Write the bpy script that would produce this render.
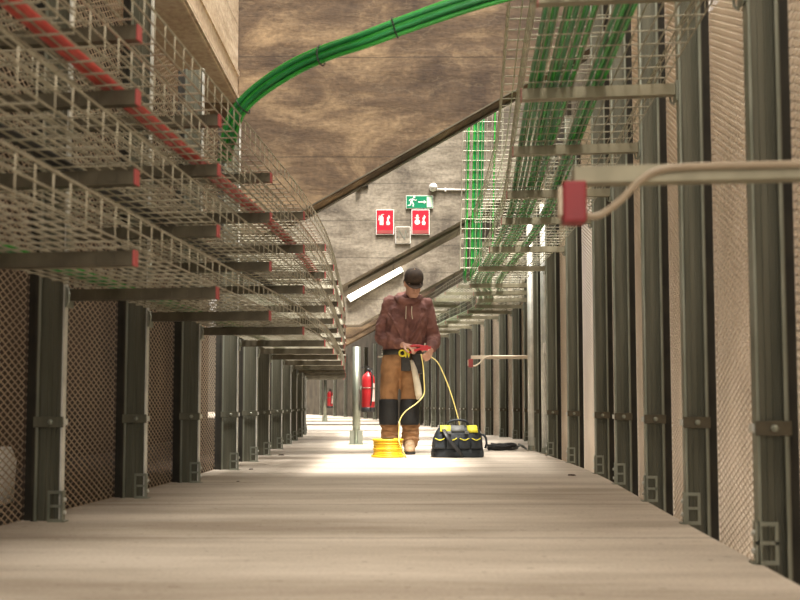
import bpy, bmesh, math, random
from mathutils import Vector, Matrix, noise
random.seed(7)
PI = math.pi
S = bpy.context.scene
for o in list(bpy.data.objects): bpy.data.objects.remove(o)
C = S.collection

# ------------------------------------------------------------------ camera, world, lights, exposure
H = 0.45
TH = math.atan(42/800)
cd = bpy.data.cameras.new('camera'); cam = bpy.data.objects.new('camera', cd); C.objects.link(cam)
cam.location = (0, 0, H); cam.rotation_euler = (PI/2+TH, 0, 0)
cd.sensor_width = 36; cd.lens = 36; cd.shift_y = 63/800; cd.clip_start = .05; cd.clip_end = 300
cd.dof.use_dof = True; cd.dof.focus_distance = 7.3; cd.dof.aperture_fstop = 3.2
S.camera = cam
S.view_settings.view_transform = 'Standard'; S.view_settings.look = 'None'
S.view_settings.gamma = 1; S.view_settings.use_curve_mapping = False
S.view_settings.exposure = 0.45
W = bpy.data.worlds.new('world'); S.world = W; W.use_nodes = True
bg = W.node_tree.nodes['Background']; bg.inputs[0].default_value = (1.0, .92, .82, 1); bg.inputs[1].default_value = .9
sd = bpy.data.lights.new('sun', 'SUN'); sun = bpy.data.objects.new('sun', sd); C.objects.link(sun)
sd.energy = 8.5; sd.angle = math.radians(12); sd.color = (1, .94, .86)
sun.rotation_euler = Vector((-.12, .34, -1)).to_track_quat('-Z', 'Y').to_euler()
def area(name, loc, target, sx, sy, power, col=(1, .91, .79)):
    l = bpy.data.lights.new(name, 'AREA'); l.shape = 'RECTANGLE'; l.size = sx; l.size_y = sy; l.energy = power; l.color = col
    o = bpy.data.objects.new(name, l); C.objects.link(o); o.location = loc
    o.rotation_euler = (Vector(target)-Vector(loc)).to_track_quat('-Z', 'Y').to_euler(); return o
area('fill_behind', (.3, -3.2, 2.0), (-.1, 5, 1.6), 3.0, 2.6, 38)  # unseen area lamp added behind the camera as fill
area('fill_near', (.5, 1.6, 4.1), (.45, 1.9, 0), 1.0, 3.4, 105)  # added overhead lamp for the near part, no fixture there
area('fill_middle', (.2, 8.0, 4.1), (.2, 8.1, 0), 2.2, 1.6, 42, (1, .96, .9)).data.spread = 1.9  # added lamp standing in for daylight between the first two beams
area('fill_far', (-.1, 11.6, 4.1), (-.1, 11.7, 0), 2.2, 1.8, 60, (1, .96, .9)).data.spread = 1.6  # added fill in place of daylight past the second beam
area('fill_end', (-.4, 15.2, 4.1), (-.4, 15.3, 0), 2.2, 2.4, 60, (1, .96, .9)).data.spread = 1.3  # added fill lamp towards the corridor end, out of view

def at(px, py, d):      # photo pixel + distance -> point
    u = (px-400)/800; v = (363-py)/800
    y = math.cos(TH)-v*math.sin(TH); z = math.sin(TH)+v*math.cos(TH)
    return Vector((u/y*d, d, H+z/y*d))

# ------------------------------------------------------------------ curves of the two walls
LT = [(-3,-1.9),(0,-1.60),(1.65,-1.46),(2.4,-1.38),(3.13,-1.305),(3.91,-1.23),(4.68,-1.165),(5.6,-1.13),(6.4,-1.14),(7.2,-1.17),(8.2,-1.205),(9.2,-1.25),(10.2,-1.31),(11.25,-1.37),(12.1,-1.43),(12.9,-1.51),(15,-1.95),(20,-3.3),(26,-5.6),(36,-11)]
RT = [(-3,.5),(0,.83),(1.55,.955),(2.32,1.02),(3.08,1.085),(3.79,1.152),(4.6,1.23),(5.3,1.285),(6.3,1.315),(7.2,1.32),(8.2,1.33),(9.1,1.47),(10,1.55),(11,1.45),(12,1.27),(15,.78),(18,.42),(22,-.25),(30,-2.1),(36,-4),(48,-9),(60,-16)]
def curve(T, d):
    n = len(T)
    for i in range(n-1):
        if d <= T[i+1][0] or i == n-2:
            x0, y0 = T[i]; x1, y1 = T[i+1]
            def sl(k):
                a = T[max(k-1, 0)]; b = T[min(k+1, n-1)]; return (b[1]-a[1])/(b[0]-a[0])
            h = x1-x0; t = (d-x0)/h; m0, m1 = sl(i)*h, sl(i+1)*h
            t2, t3 = t*t, t*t*t
            return (2*t3-3*t2+1)*y0+(t3-2*t2+t)*m0+(-2*t3+3*t2)*y1+(t3-t2)*m1
def wl(d): return Vector((curve(LT, d), d, 0))
def wr(d): return Vector((curve(RT, d), d, 0))
def tan(f, d): return (f(d+.05)-f(d-.05)).normalized()
def off(f, side, d, a, z):   # a metres into the aisle from the post tips
    t = tan(f, d); n = Vector((t.y, -t.x, 0))*side      # side=+1 left wall, -1 right wall
    p = f(d)+n*a; p.z = z; return p

# ------------------------------------------------------------------ materials
def mat(name, c1, c2=None, rough=.5, metal=0, scale=8, bump=0, stretch=(1,1,1), det=5, lo=.35, hi=.65, emit=None, bscale=None, spec=None):
    m = bpy.data.materials.new(name); m.use_nodes = True; nt = m.node_tree; N = nt.nodes; L = nt.links
    b = N['Principled BSDF']; b.inputs['Roughness'].default_value = rough; b.inputs['Metallic'].default_value = metal
    if spec is not None: b.inputs['Specular IOR Level'].default_value = spec
    tc = N.new('ShaderNodeTexCoord'); mp = N.new('ShaderNodeMapping'); mp.inputs['Scale'].default_value = stretch
    L.new(tc.outputs['Object'], mp.inputs[0])
    nz = N.new('ShaderNodeTexNoise'); nz.inputs['Scale'].default_value = scale; nz.inputs['Detail'].default_value = det
    L.new(mp.outputs[0], nz.inputs['Vector'])
    cr = N.new('ShaderNodeValToRGB'); e = cr.color_ramp.elements
    e[0].position = lo; e[1].position = hi
    c2 = c2 or tuple(x*.8 for x in c1)
    e[0].color = (*c2, 1); e[1].color = (*c1, 1)
    L.new(nz.outputs[0], cr.inputs[0]); L.new(cr.outputs[0], b.inputs['Base Color'])
    if bump:
        n2 = nz
        if bscale:
            n2 = N.new('ShaderNodeTexNoise'); n2.inputs['Scale'].default_value = bscale; n2.inputs['Detail'].default_value = 6; L.new(mp.outputs[0], n2.inputs['Vector'])
        bp = N.new('ShaderNodeBump'); bp.inputs['Strength'].default_value = bump; bp.inputs['Distance'].default_value = .02
        L.new(n2.outputs[0], bp.inputs['Height']); L.new(bp.outputs[0], b.inputs['Normal'])
    if emit:
        b.inputs['Emission Color'].default_value = (*c1, 1); b.inputs['Emission Strength'].default_value = emit
    m['ramp'] = cr.name
    return m

def concrete(name, dark, mid, light, vein, sc=1.0, board=.42, grad=None):
    m = bpy.data.materials.new(name); m.use_nodes = True; nt = m.node_tree; N = nt.nodes; L = nt.links
    b = N['Principled BSDF']; b.inputs['Roughness'].default_value = .85
    tc = N.new('ShaderNodeTexCoord')
    mp = N.new('ShaderNodeMapping'); mp.inputs['Scale'].default_value = (sc*.7, sc, sc*1.3); L.new(tc.outputs['Object'], mp.inputs[0])
    n1 = N.new('ShaderNodeTexNoise'); n1.inputs['Scale'].default_value = 1.6; n1.inputs['Detail'].default_value = 9; n1.inputs['Roughness'].default_value = .62; n1.inputs['Distortion'].default_value = .6
    L.new(mp.outputs[0], n1.inputs['Vector'])
    cr = N.new('ShaderNodeValToRGB'); e = cr.color_ramp.elements; e[0].position = .36; e[0].color = (*dark, 1); e[1].position = .66; e[1].color = (*light, 1)
    k = e.new(.5); k.color = (*mid, 1)
    L.new(n1.outputs[0], cr.inputs[0])
    # pale ragged seams (thin bands of a stretched noise)
    mp2 = N.new('ShaderNodeMapping'); mp2.inputs['Scale'].default_value = (.8*sc, .8*sc, 2.4*sc); mp2.inputs['Location'].default_value = (3, 1, 2); L.new(tc.outputs['Object'], mp2.inputs[0])
    n2 = N.new('ShaderNodeTexNoise'); n2.inputs['Scale'].default_value = 1.5; n2.inputs['Detail'].default_value = 10; n2.inputs['Roughness'].default_value = .6
    L.new(mp2.outputs[0], n2.inputs['Vector'])
    c2 = N.new('ShaderNodeValToRGB'); q = c2.color_ramp.elements; q[0].position = .485; q[0].color = (0,0,0,1); q[1].position = .515; q[1].color = (0,0,0,1); r = q.new(.5); r.color = (1,1,1,1)
    L.new(n2.outputs[0], c2.inputs[0])
    mx = N.new('ShaderNodeMixRGB'); mx.inputs[2].default_value = (*vein, 1)
    ml = N.new('ShaderNodeMath'); ml.operation = 'MULTIPLY'; ml.inputs[1].default_value = .10; L.new(c2.outputs[0], ml.inputs[0]); L.new(ml.outputs[0], mx.inputs[0]); L.new(cr.outputs[0], mx.inputs[1])
    # board joints
    sp = N.new('ShaderNodeSeparateXYZ'); L.new(tc.outputs['Object'], sp.inputs[0])
    ad = N.new('ShaderNodeMath'); ad.operation = 'MULTIPLY_ADD'; ad.inputs[1].default_value = .05; L.new(n1.outputs[0], ad.inputs[0]); L.new(sp.outputs[2], ad.inputs[2])
    md = N.new('ShaderNodeMath'); md.operation = 'PINGPONG'; md.inputs[1].default_value = board; L.new(ad.outputs[0], md.inputs[0])
    lt = N.new('ShaderNodeMath'); lt.operation = 'LESS_THAN'; lt.inputs[1].default_value = .006; L.new(md.outputs[0], lt.inputs[0])
    lm = N.new('ShaderNodeMath'); lm.operation = 'MULTIPLY'; lm.inputs[1].default_value = .45; L.new(lt.outputs[0], lm.inputs[0])
    m2 = N.new('ShaderNodeMixRGB'); m2.inputs[2].default_value = (*[x*.35 for x in dark], 1); L.new(lm.outputs[0], m2.inputs[0]); L.new(mx.outputs[0], m2.inputs[1])
    # fine speckle
    n3 = N.new('ShaderNodeTexNoise'); n3.inputs['Scale'].default_value = 28; n3.inputs['Detail'].default_value = 6; L.new(tc.outputs['Object'], n3.inputs['Vector'])
    m3 = N.new('ShaderNodeMixRGB'); m3.blend_type = 'OVERLAY'; m3.inputs[0].default_value = .55; L.new(m2.outputs[0], m3.inputs[1]); L.new(n3.outputs[0], m3.inputs[2])
    L.new(m3.outputs[0], b.inputs['Base Color'])
    bp = N.new('ShaderNodeBump'); bp.inputs['Strength'].default_value = .5; bp.inputs['Distance'].default_value = .04; L.new(n2.outputs[0], bp.inputs['Height']); L.new(bp.outputs[0], b.inputs['Normal'])
    return m

M = {}
M['conc_dark'] = concrete('brown_concrete', (.050,.029,.015), (.105,.066,.035), (.29,.20,.11), (.46,.35,.21))
M['conc_mid'] = concrete('grey_brown_concrete', (.11,.088,.065), (.21,.175,.13), (.36,.31,.24), (.5,.44,.35), sc=1.2, board=.22)
M['conc_lite'] = concrete('pale_concrete', (.50,.38,.26), (.62,.49,.34), (.70,.57,.42), (.6,.5,.38), sc=1.0, board=.3)
M['wall_brown'] = mat('brown_plaster', (.065,.040,.025), (.035,.022,.015), .9, scale=1.5)
M['wall_dark'] = mat('olive_dark_cladding', (.12,.10,.07), (.06,.05,.035), .8, scale=2)
M['galv'] = mat('galvanised_steel', (.36,.38,.32), (.24,.26,.21), .42, .75, scale=14, bump=.05, stretch=(1,1,.3))
M['galv_dk'] = mat('dull_galvanised_steel', (.185,.18,.135), (.11,.11,.08), .5, .55, scale=9, bump=.05, stretch=(2,2,.15))
M['galv_wh'] = mat('pale_galvanised_steel', (.72,.72,.66), (.55,.56,.52), .45, .35, scale=12)
M['black'] = mat('blackened_steel', (.035,.03,.02), (.018,.016,.011), .7, .2)
M['arm'] = mat('olive_steel_channel', (.13,.112,.075), (.08,.068,.045), .5, .5, scale=12)  # dark olive; on the left arms it carries their shade
M['wire'] = mat('zinc_wire', (.48,.45,.35), (.36,.33,.25), .4, .5, scale=20)
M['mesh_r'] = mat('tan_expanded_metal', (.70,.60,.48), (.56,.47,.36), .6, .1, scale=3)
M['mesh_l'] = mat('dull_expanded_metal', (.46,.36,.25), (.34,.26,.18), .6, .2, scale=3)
M['red'] = mat('red_plastic', (.50,.02,.025), (.42,.018,.022), .4)
M['reddark'] = mat('deep_red_plastic', (.24,.010,.014), (.19,.008,.011), .5)
M['redcap'] = mat('pinkish_red_plastic', (.34,.06,.055), (.28,.05,.045), .5)
M['arm_lit'] = mat('lit_olive_steel', (.30,.275,.19), (.22,.20,.135), .5, .4, scale=12)  # lighter copy of the arm steel, with the light painted in
M['redcap2'] = mat('faded_red_plastic', (.36,.16,.13), (.28,.12,.1), .6)
M['redpipe'] = mat('red_conduit', (.52,.075,.06), (.4,.05,.045), .35, scale=30)
M['green'] = mat('green_cable_sheath', (.05,.42,.06), (.025,.27,.035), .25, scale=6)
M['green2'] = mat('dark_green_cable_sheath', (.02,.26,.07), (.012,.17,.045), .3, scale=6)
M['tie'] = mat('black_cable_tie', (.02,.02,.02), None, .5)
M['cream'] = mat('cream_conduit', (.68,.58,.44), (.58,.49,.37), .5, scale=10)
M['taupe'] = mat('tan_conduit', (.30,.235,.155), (.25,.19,.12), .5, scale=10)
M['white'] = mat('white_plastic', (.85,.83,.78), (.78,.76,.7), .5)
M['sgreen'] = mat('sign_green', (.0,.21,.095), (.0,.19,.085), .4)
M['sred'] = mat('sign_red', (.50,.010,.03), (.46,.009,.027), .4)
M['swhite'] = mat('sign_white', (.88,.86,.8), (.84,.82,.76), .5)
M['sglow'] = mat('sign_pale_green', (.72,.88,.62), (.68,.84,.58), .5)
M['tube'] = mat('lit_tube', (1,.93,.80), (1,.93,.80), .5, emit=5)
M['skin'] = mat('skin', (.62,.36,.26), (.55,.30,.21), .5, scale=20)
M['hoodie'] = mat('maroon_cotton', (.25,.115,.092), (.13,.055,.046), .9, scale=9, bump=1.0, bscale=11)
M['cap'] = mat('dark_brown_cotton', (.07,.046,.03), (.04,.027,.018), .9, scale=20)
M['trouser'] = mat('tan_work_canvas', (.40,.215,.10), (.28,.145,.065), .85, scale=7, bump=.5, bscale=12)
M['pad'] = mat('black_knee_canvas', (.016,.017,.018), (.009,.009,.010), .7, scale=15, bump=.4)
M['boot'] = mat('tan_suede', (.48,.33,.19), (.34,.22,.12), .8, scale=20)
M['sole'] = mat('dark_rubber', (.05,.045,.04), None, .8)
M['leather'] = mat('black_leather', (.035,.033,.028), (.02,.018,.016), .5, scale=25, bump=.3)
M['yellow'] = mat('yellow_plastic', (.88,.56,.03), (.75,.45,.02), .35, scale=10)
M['ycable'] = mat('yellow_cable', (.72,.60,.20), (.64,.52,.15), .4, scale=10)
M['lime'] = mat('bright_yellow_fabric', (.86,.78,.06), (.75,.66,.04), .6, scale=12)
M['bagblk'] = mat('navy_black_nylon', (.018,.025,.032), (.008,.011,.015), .6, scale=14, bump=.5)
M['baggrey'] = mat('grey_nylon', (.17,.175,.17), (.12,.125,.12), .6)
M['hair'] = mat('brown_hair', (.06,.035,.02), None, .8)
M['cloth'] = mat('cream_cloth', (.72,.66,.52), (.6,.54,.42), .9, scale=12, bump=.4)

def floor_mat():
    m = bpy.data.materials.new('screed_floor'); m.use_nodes = True; nt = m.node_tree; N = nt.nodes; L = nt.links
    b = N['Principled BSDF']; b.inputs['Roughness'].default_value = .8
    tc = N.new('ShaderNodeTexCoord')
    mp = N.new('ShaderNodeMapping'); mp.inputs['Scale'].default_value = (.35, 2.2, 1); L.new(tc.outputs['Object'], mp.inputs[0])
    n1 = N.new('ShaderNodeTexNoise'); n1.inputs['Scale'].default_value = 1.3; n1.inputs['Detail'].default_value = 8; n1.inputs['Roughness'].default_value = .6; L.new(mp.outputs[0], n1.inputs['Vector'])
    cr = N.new('ShaderNodeValToRGB'); e = cr.color_ramp.elements; e[0].position = .33; e[0].color = (.32,.265,.205,1); e[1].position = .62; e[1].color = (.60,.53,.445,1)
    L.new(n1.outputs[0], cr.inputs[0])
    mp2 = N.new('ShaderNodeMapping'); mp2.inputs['Scale'].default_value = (1, 1.5, 1); L.new(tc.outputs['Object'], mp2.inputs[0])
    n2 = N.new('ShaderNodeTexNoise'); n2.inputs['Scale'].default_value = 24; n2.inputs['Detail'].default_value = 4; L.new(mp2.outputs[0], n2.inputs['Vector'])
    c2 = N.new('ShaderNodeValToRGB'); q = c2.color_ramp.elements; q[0].position = .27; q[0].color = (.35,.3,.25,1); q[1].position = .36; q[1].color = (1,1,1,1); L.new(n2.outputs[0], c2.inputs[0])
    mx = N.new('ShaderNodeMixRGB'); mx.blend_type = 'MULTIPLY'; mx.inputs[0].default_value = .6; L.new(cr.outputs[0], mx.inputs[1]); L.new(c2.outputs[0], mx.inputs[2])
    n3 = N.new('ShaderNodeTexNoise'); n3.inputs['Scale'].default_value = 90; n3.inputs['Detail'].default_value = 3; L.new(tc.outputs['Object'], n3.inputs['Vector'])
    m3 = N.new('ShaderNodeMixRGB'); m3.blend_type = 'OVERLAY'; m3.inputs[0].default_value = .25; L.new(mx.outputs[0], m3.inputs[1]); L.new(n3.outputs[0], m3.inputs[2])
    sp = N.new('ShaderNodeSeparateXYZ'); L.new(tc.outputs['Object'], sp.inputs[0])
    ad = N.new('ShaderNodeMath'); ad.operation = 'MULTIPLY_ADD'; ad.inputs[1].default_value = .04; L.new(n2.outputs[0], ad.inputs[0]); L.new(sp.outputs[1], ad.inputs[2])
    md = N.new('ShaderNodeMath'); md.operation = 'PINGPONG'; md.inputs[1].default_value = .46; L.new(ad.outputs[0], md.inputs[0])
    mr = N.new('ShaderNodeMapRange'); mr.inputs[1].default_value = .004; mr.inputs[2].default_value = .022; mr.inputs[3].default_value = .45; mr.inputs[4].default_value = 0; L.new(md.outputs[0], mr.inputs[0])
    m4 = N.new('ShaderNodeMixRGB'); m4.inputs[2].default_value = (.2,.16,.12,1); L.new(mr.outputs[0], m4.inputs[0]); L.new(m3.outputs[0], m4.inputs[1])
    L.new(m4.outputs[0], b.inputs['Base Color'])
    bp = N.new('ShaderNodeBump'); bp.inputs['Strength'].default_value = .25; bp.inputs['Distance'].default_value = .02; L.new(n1.outputs[0], bp.inputs['Height']); L.new(bp.outputs[0], b.inputs['Normal'])
    return m
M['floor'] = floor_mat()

# ------------------------------------------------------------------ mesh helpers
def BM(): return bmesh.new()
def box(bm, x0, x1, y0, y1, z0, z1, mtx=None, bev=0):
    vs = [Vector((x, y, z)) for x in (x0, x1) for y in (y0, y1) for z in (z0, z1)]
    if mtx: vs = [mtx @ v for v in vs]
    v = [bm.verts.new(p) for p in vs]
    fs = [bm.faces.new([v[i] for i in f]) for f in ((0,1,3,2),(4,6,7,5),(0,4,5,1),(2,3,7,6),(0,2,6,4),(1,5,7,3))]
    if bev:
        es = list({e for f in fs for e in f.edges})
        bmesh.ops.bevel(bm, geom=es, offset=bev, segments=2, affect='EDGES', profile=.6)
def tube(bm, pts, r, n=6, caps=True, ell=1.0, up=None):
    pts = [Vector(p) for p in pts]; m = len(pts)
    rr = r if isinstance(r, (list, tuple)) else [r]*m
    rings = []; ref = up or Vector((0, 0, 1))
    t0 = (pts[1]-pts[0]).normalized()
    a = ref - t0*ref.dot(t0)
    if a.length < .1: a = Vector((0, 1, 0)) - t0*t0.y
    if a.length < .1: a = Vector((1, 0, 0))
    a.normalize()
    for i in range(m):
        t = (pts[min(i+1, m-1)]-pts[max(i-1, 0)])
        if t.length < 1e-9: t = t0
        t = t.normalized(); a = (a-t*a.dot(t)).normalized(); b = t.cross(a)
        rings.append([bm.verts.new(pts[i]+(a*math.cos(k*2*PI/n)*ell+b*math.sin(k*2*PI/n))*rr[i]) for k in range(n)])
    for i in range(m-1):
        for k in range(n):
            bm.faces.new((rings[i][k], rings[i+1][k], rings[i+1][(k+1)%n], rings[i][(k+1)%n]))
    if caps:
        bm.faces.new(rings[0]); bm.faces.new(rings[-1][::-1])
def limb(bm, pts, rad, n=14, ell=1.0, up=None):      # tube with rounded ends
    pts = [Vector(p) for p in pts]; P = []; R = []
    t = (pts[0]-pts[1]).normalized(); r = rad[0]
    for a in (75, 50, 25): P.append(pts[0]+t*r*math.sin(math.radians(a))); R.append(r*math.cos(math.radians(a)))
    # smooth resample
    m = len(pts)
    for i in range(m-1):
        p0, p1, p2, p3 = pts[max(i-1,0)], pts[i], pts[i+1], pts[min(i+2,m-1)]
        for s in range(4):
            u = s/4
            P.append(.5*((2*p1)+(-p0+p2)*u+(2*p0-5*p1+4*p2-p3)*u*u+(-p0+3*p1-3*p2+p3)*u**3)); R.append(rad[i]*(1-u)+rad[i+1]*u)
    P.append(pts[-1]); R.append(rad[-1])
    t = (pts[-1]-pts[-2]).normalized(); r = rad[-1]
    for a in (25, 50, 75): P.append(pts[-1]+t*r*math.sin(math.radians(a))); R.append(r*math.cos(math.radians(a)))
    tube(bm, P, R, n, True, ell, up)
def smooth(pts, k=6):
    pts = [Vector(p) for p in pts]; m = len(pts); out = []
    for i in range(m-1):
        p0, p1, p2, p3 = pts[max(i-1,0)], pts[i], pts[i+1], pts[min(i+2,m-1)]
        for s in range(k):
            u = s/k; out.append(.5*((2*p1)+(-p0+p2)*u+(2*p0-5*p1+4*p2-p3)*u*u+(-p0+3*p1-3*p2+p3)*u**3))
    return out+[pts[-1]]
def lathe(bm, prof, n=32, mtx=None):      # prof: (r, z)
    rings = []
    for r, z in prof:
        rings.append([bm.verts.new((mtx or Matrix()) @ Vector((r*math.cos(k*2*PI/n), r*math.sin(k*2*PI/n), z))) for k in range(n)])
    for i in range(len(prof)-1):
        for k in range(n): bm.faces.new((rings[i][k], rings[i][(k+1)%n], rings[i+1][(k+1)%n], rings[i+1][k]))
    bm.faces.new(rings[0][::-1]); bm.faces.new(rings[-1])
def loft(bm, rings, n=20, p=2.0):         # rings: (cx, cy, cz, rx, ry)
    R = []
    for cx, cy, cz, rx, ry in rings:
        row = []
        for k in range(n):
            a = k*2*PI/n; c, s = math.cos(a), math.sin(a)
            row.append(bm.verts.new((cx+rx*math.copysign(abs(c)**(2/p), c), cy+ry*math.copysign(abs(s)**(2/p), s), cz)))
        R.append(row)
    for i in range(len(R)-1):
        for k in range(n): bm.faces.new((R[i][k], R[i][(k+1)%n], R[i+1][(k+1)%n], R[i+1][k]))
    bm.faces.new(R[0][::-1]); bm.faces.new(R[-1])
def prism(bm, poly, mtx, depth):          # poly in local xz, extruded along local +y (away from viewer)
    a = [bm.verts.new(mtx @ Vector((x, 0, z))) for x, z in poly]; b = [bm.verts.new(mtx @ Vector((x, depth, z))) for x, z in poly]
    bm.faces.new(a); bm.faces.new(b[::-1]); n = len(a)
    for i in range(n): bm.faces.new((a[i], b[i], b[(i+1)%n], a[(i+1)%n]))
def mk(name, bm, m, parent=None, sm=False, loc=None):
    bmesh.ops.recalc_face_normals(bm, faces=bm.faces)
    me = bpy.data.meshes.new(name)
    if loc is not None: bmesh.ops.translate(bm, verts=bm.verts, vec=-Vector(loc))
    bm.to_mesh(me); bm.free(); me.materials.append(M[m] if isinstance(m, str) else m)
    if sm:
        for p in me.polygons: p.use_smooth = True
    o = bpy.data.objects.new(name, me); C.objects.link(o)
    if loc is not None: o.location = loc
    if parent: o.parent = parent
    return o
def thing(name, label, cat, loc=(0,0,0), rz=0, group=None):
    o = bpy.data.objects.new(name, None); C.objects.link(o); o.location = loc; o.rotation_euler = (0,0,rz); o.empty_display_size = .05
    return tag(o, label, cat, group)
def tag(o, label, cat, group=None):
    o['label'] = label; o['category'] = cat
    if group: o['group'] = group
    return o
def dup(root, loc, rz, label, sc=None):
    r = root.copy(); C.objects.link(r); r.location = loc; r.rotation_euler = (0,0,rz); r['label'] = label
    if sc: r.scale = sc
    for ch in list(root.children):
        c = ch.copy(); C.objects.link(c); c.parent = r
        for g in ch.children:
            d = g.copy(); C.objects.link(d); d.parent = c
    return r
ORD = ['nearest','second','third','fourth','fifth','sixth','seventh','eighth','ninth','tenth','eleventh','twelfth','thirteenth','fourteenth','fifteenth','sixteenth','seventeenth','eighteenth','nineteenth','twentieth','twenty-first','twenty-second','twenty-third','twenty-fourth','twenty-fifth','twenty-sixth','twenty-seventh','twenty-eighth','twenty-ninth','thirtieth','thirty-first','thirty-second','thirty-third','thirty-fourth']
def nth(i): return 'nearest' if i == 0 else ORD[i]+' nearest'

# ------------------------------------------------------------------ structure
def ribbon(bm, fa, fb, d0, d1, step, z0, z1):
    ds = []; d = d0
    while d < d1: ds.append(d); d += step
    ds.append(d1)
    rows = []
    for d in ds:
        a, b = fa(d), fb(d)
        rows.append([bm.verts.new((a.x, a.y, z0)), bm.verts.new((b.x, b.y, z0)), bm.verts.new((b.x, b.y, z1)), bm.verts.new((a.x, a.y, z1))])
    for i in range(len(rows)-1):
        for k in range(4): bm.faces.new((rows[i][k], rows[i][(k+1)%4], rows[i+1][(k+1)%4], rows[i+1][k]))
    bm.faces.new(rows[0][::-1]); bm.faces.new(rows[-1])
def struct(name, bm, m):
    o = mk(name, bm, m); o['kind'] = 'structure'; return o
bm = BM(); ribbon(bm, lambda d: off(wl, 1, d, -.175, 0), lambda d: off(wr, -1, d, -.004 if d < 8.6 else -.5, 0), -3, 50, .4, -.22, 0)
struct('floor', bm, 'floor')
bm = BM(); ribbon(bm, lambda d: off(wl, 1, d, -1.6, 0), lambda d: off(wl, 1, d, -.176, 0), -3, 30, .4, -.22, -.001)
struct('floor_left', bm, 'wall_brown')
bm = BM(); ribbon(bm, lambda d: off(wl, 1, d, -1.75, 0), lambda d: off(wl, 1, d, -1.6, 0), -3, 30, .6, -.2, 4.4)
struct('wall_left', bm, 'wall_brown')
bm = BM(); ribbon(bm, lambda d: off(wl, 1, d, -1.75, 0), lambda d: off(wl, 1, d, -.25 if d < 6.8 else .25, 0), -3, 30, .6, 4.65, 4.75)
struct('ceiling', bm, 'wall_brown')  # unseen slab added to keep the sun off behind the left mesh
bm = BM(); box(bm, 3.6, 3.8, -4, 14, -2, 5.0); struct('wall_backdrop', bm, mat('tan_backdrop', (.66,.54,.40), (.55,.44,.32), .9, scale=1.2))  # tan wall added to dim the bright sky behind the right mesh
bm = BM(); ribbon(bm, lambda d: off(wr, -1, d, -.45, 0), lambda d: off(wr, -1, d, -.55, 0), 9.0, 58, .6, -.2, 5.5)
struct('wall_right', bm, 'wall_dark')
bm = BM(); ribbon(bm, lambda d: off(wr, -1, d, -.50, 0), lambda d: off(wr, -1, d, -.60, 0), 5.6, 9.6, .5, 2.6, 4.3)
struct('wall_right_upper', bm, 'conc_mid')
bm = BM(); box(bm, 3.0, 30, -10, 40, -2.1, -2.0); struct('ground', bm, mat('sunlit_ground', (.62,.52,.42), (.5,.42,.33), .9, scale=.6))

# concrete raking beams across the corridor (undersides slope up to the right)
def beam(label, D, thick, za, slope, x0, x1, top, m, name='concrete_beam', zmin=1.76):
    root = thing(name, label, 'beam', (0, D, 0))
    bm = BM()
    xm = (zmin-za)/slope
    poly = ([(x0, zmin), (xm, zmin)] if xm > x0 else [(x0, za+slope*x0)])+[(x1, za+slope*x1), (x1, top), (x0, top)]
    prism(bm, poly, Matrix(), thick)
    mk('beam_body', bm, m, root)
    return root
zA = at(400, 157, 6.5).z
bA = beam('dark brown stained concrete beam filling the top of the view, nearest of the sloping beams', 6.5, .20, zA, .575, -1.8, 1.6, 4.25, 'conc_dark', zmin=1.85)
bm = BM(); s = .575
for (dy0, dy1, dz0, dz1) in ((-.012, .0, .006, .018), (.15, .20, -.02, -.006)):
    prism(bm, [(-1.0, zA-s*1.0+dz0), (1.6, zA+s*1.6+dz0), (1.6, zA+s*1.6+dz1), (-1.0, zA-s*1.0+dz1)], Matrix.Translation((0, dy0, 0)), dy1-dy0)
mk('edge_angle', bm, 'arm', bA)
zB = at(400, 254, 9.3).z
bB = beam('pale grey brown concrete beam behind the exit sign and red signs', 9.3, .9, zB, .545, -2.2, 1.6, 4.25, 'conc_mid')
bm = BM(); prism(bm, [(-.62, zB-.035-.545*.62), (1.5, zB-.035+.545*1.5), (1.5, zB-.005+.545*1.5), (-.62, zB-.005-.545*.62)], Matrix.Translation((0, .2, 0)), .05)
mk('edge_angle', bm, 'arm', bB)
zC = at(375, 316, 13).z+.545*(-at(375, 316, 13).x)
bC = beam('concrete beam with the lit tube lamp, behind the worker', 13, .45, zC, .545, -2.2, 1.05, 4.25, 'conc_mid')
for i, (D, dz) in enumerate(((17, .0), (21, .0), (25.5, 0))):
    xx = curve(RT, D)
    beam(['distant sloping concrete beam, next one beyond the lit tube lamp','distant sloping concrete beam, second beyond the lit tube lamp','most distant sloping concrete beam at the corridor end'][i], D, .45, 2.78-.545*xx, .545, xx-3.6, xx+.2, 4.6, 'conc_dark', zmin=1.9)
# longitudinal pale beam upper left
root = thing('concrete_ledge', 'pale grooved concrete ledge running along the top left above the cable trays', 'ledge', (-1.34, 3.5, 3.0))
bm = BM(); box(bm, -.5, 0, -5.0, 2.99, -.06, 1.6, bev=.012); mk('ledge_body', bm, 'conc_lite', root)
bm = BM(); box(bm, 0, .012, -5.0, 2.98, .16, .20); box(bm, 0, .02, -5.0, 2.98, -.05, -.02); mk('edge_strip', bm, 'conc_lite', root)
# unseen stand slab, sized to keep the near floor in shade
bm = BM(); box(bm, -1.32, 1.9, -3, 3.9, 4.32, 4.5); struct('ceiling', bm, 'conc_mid')

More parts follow.
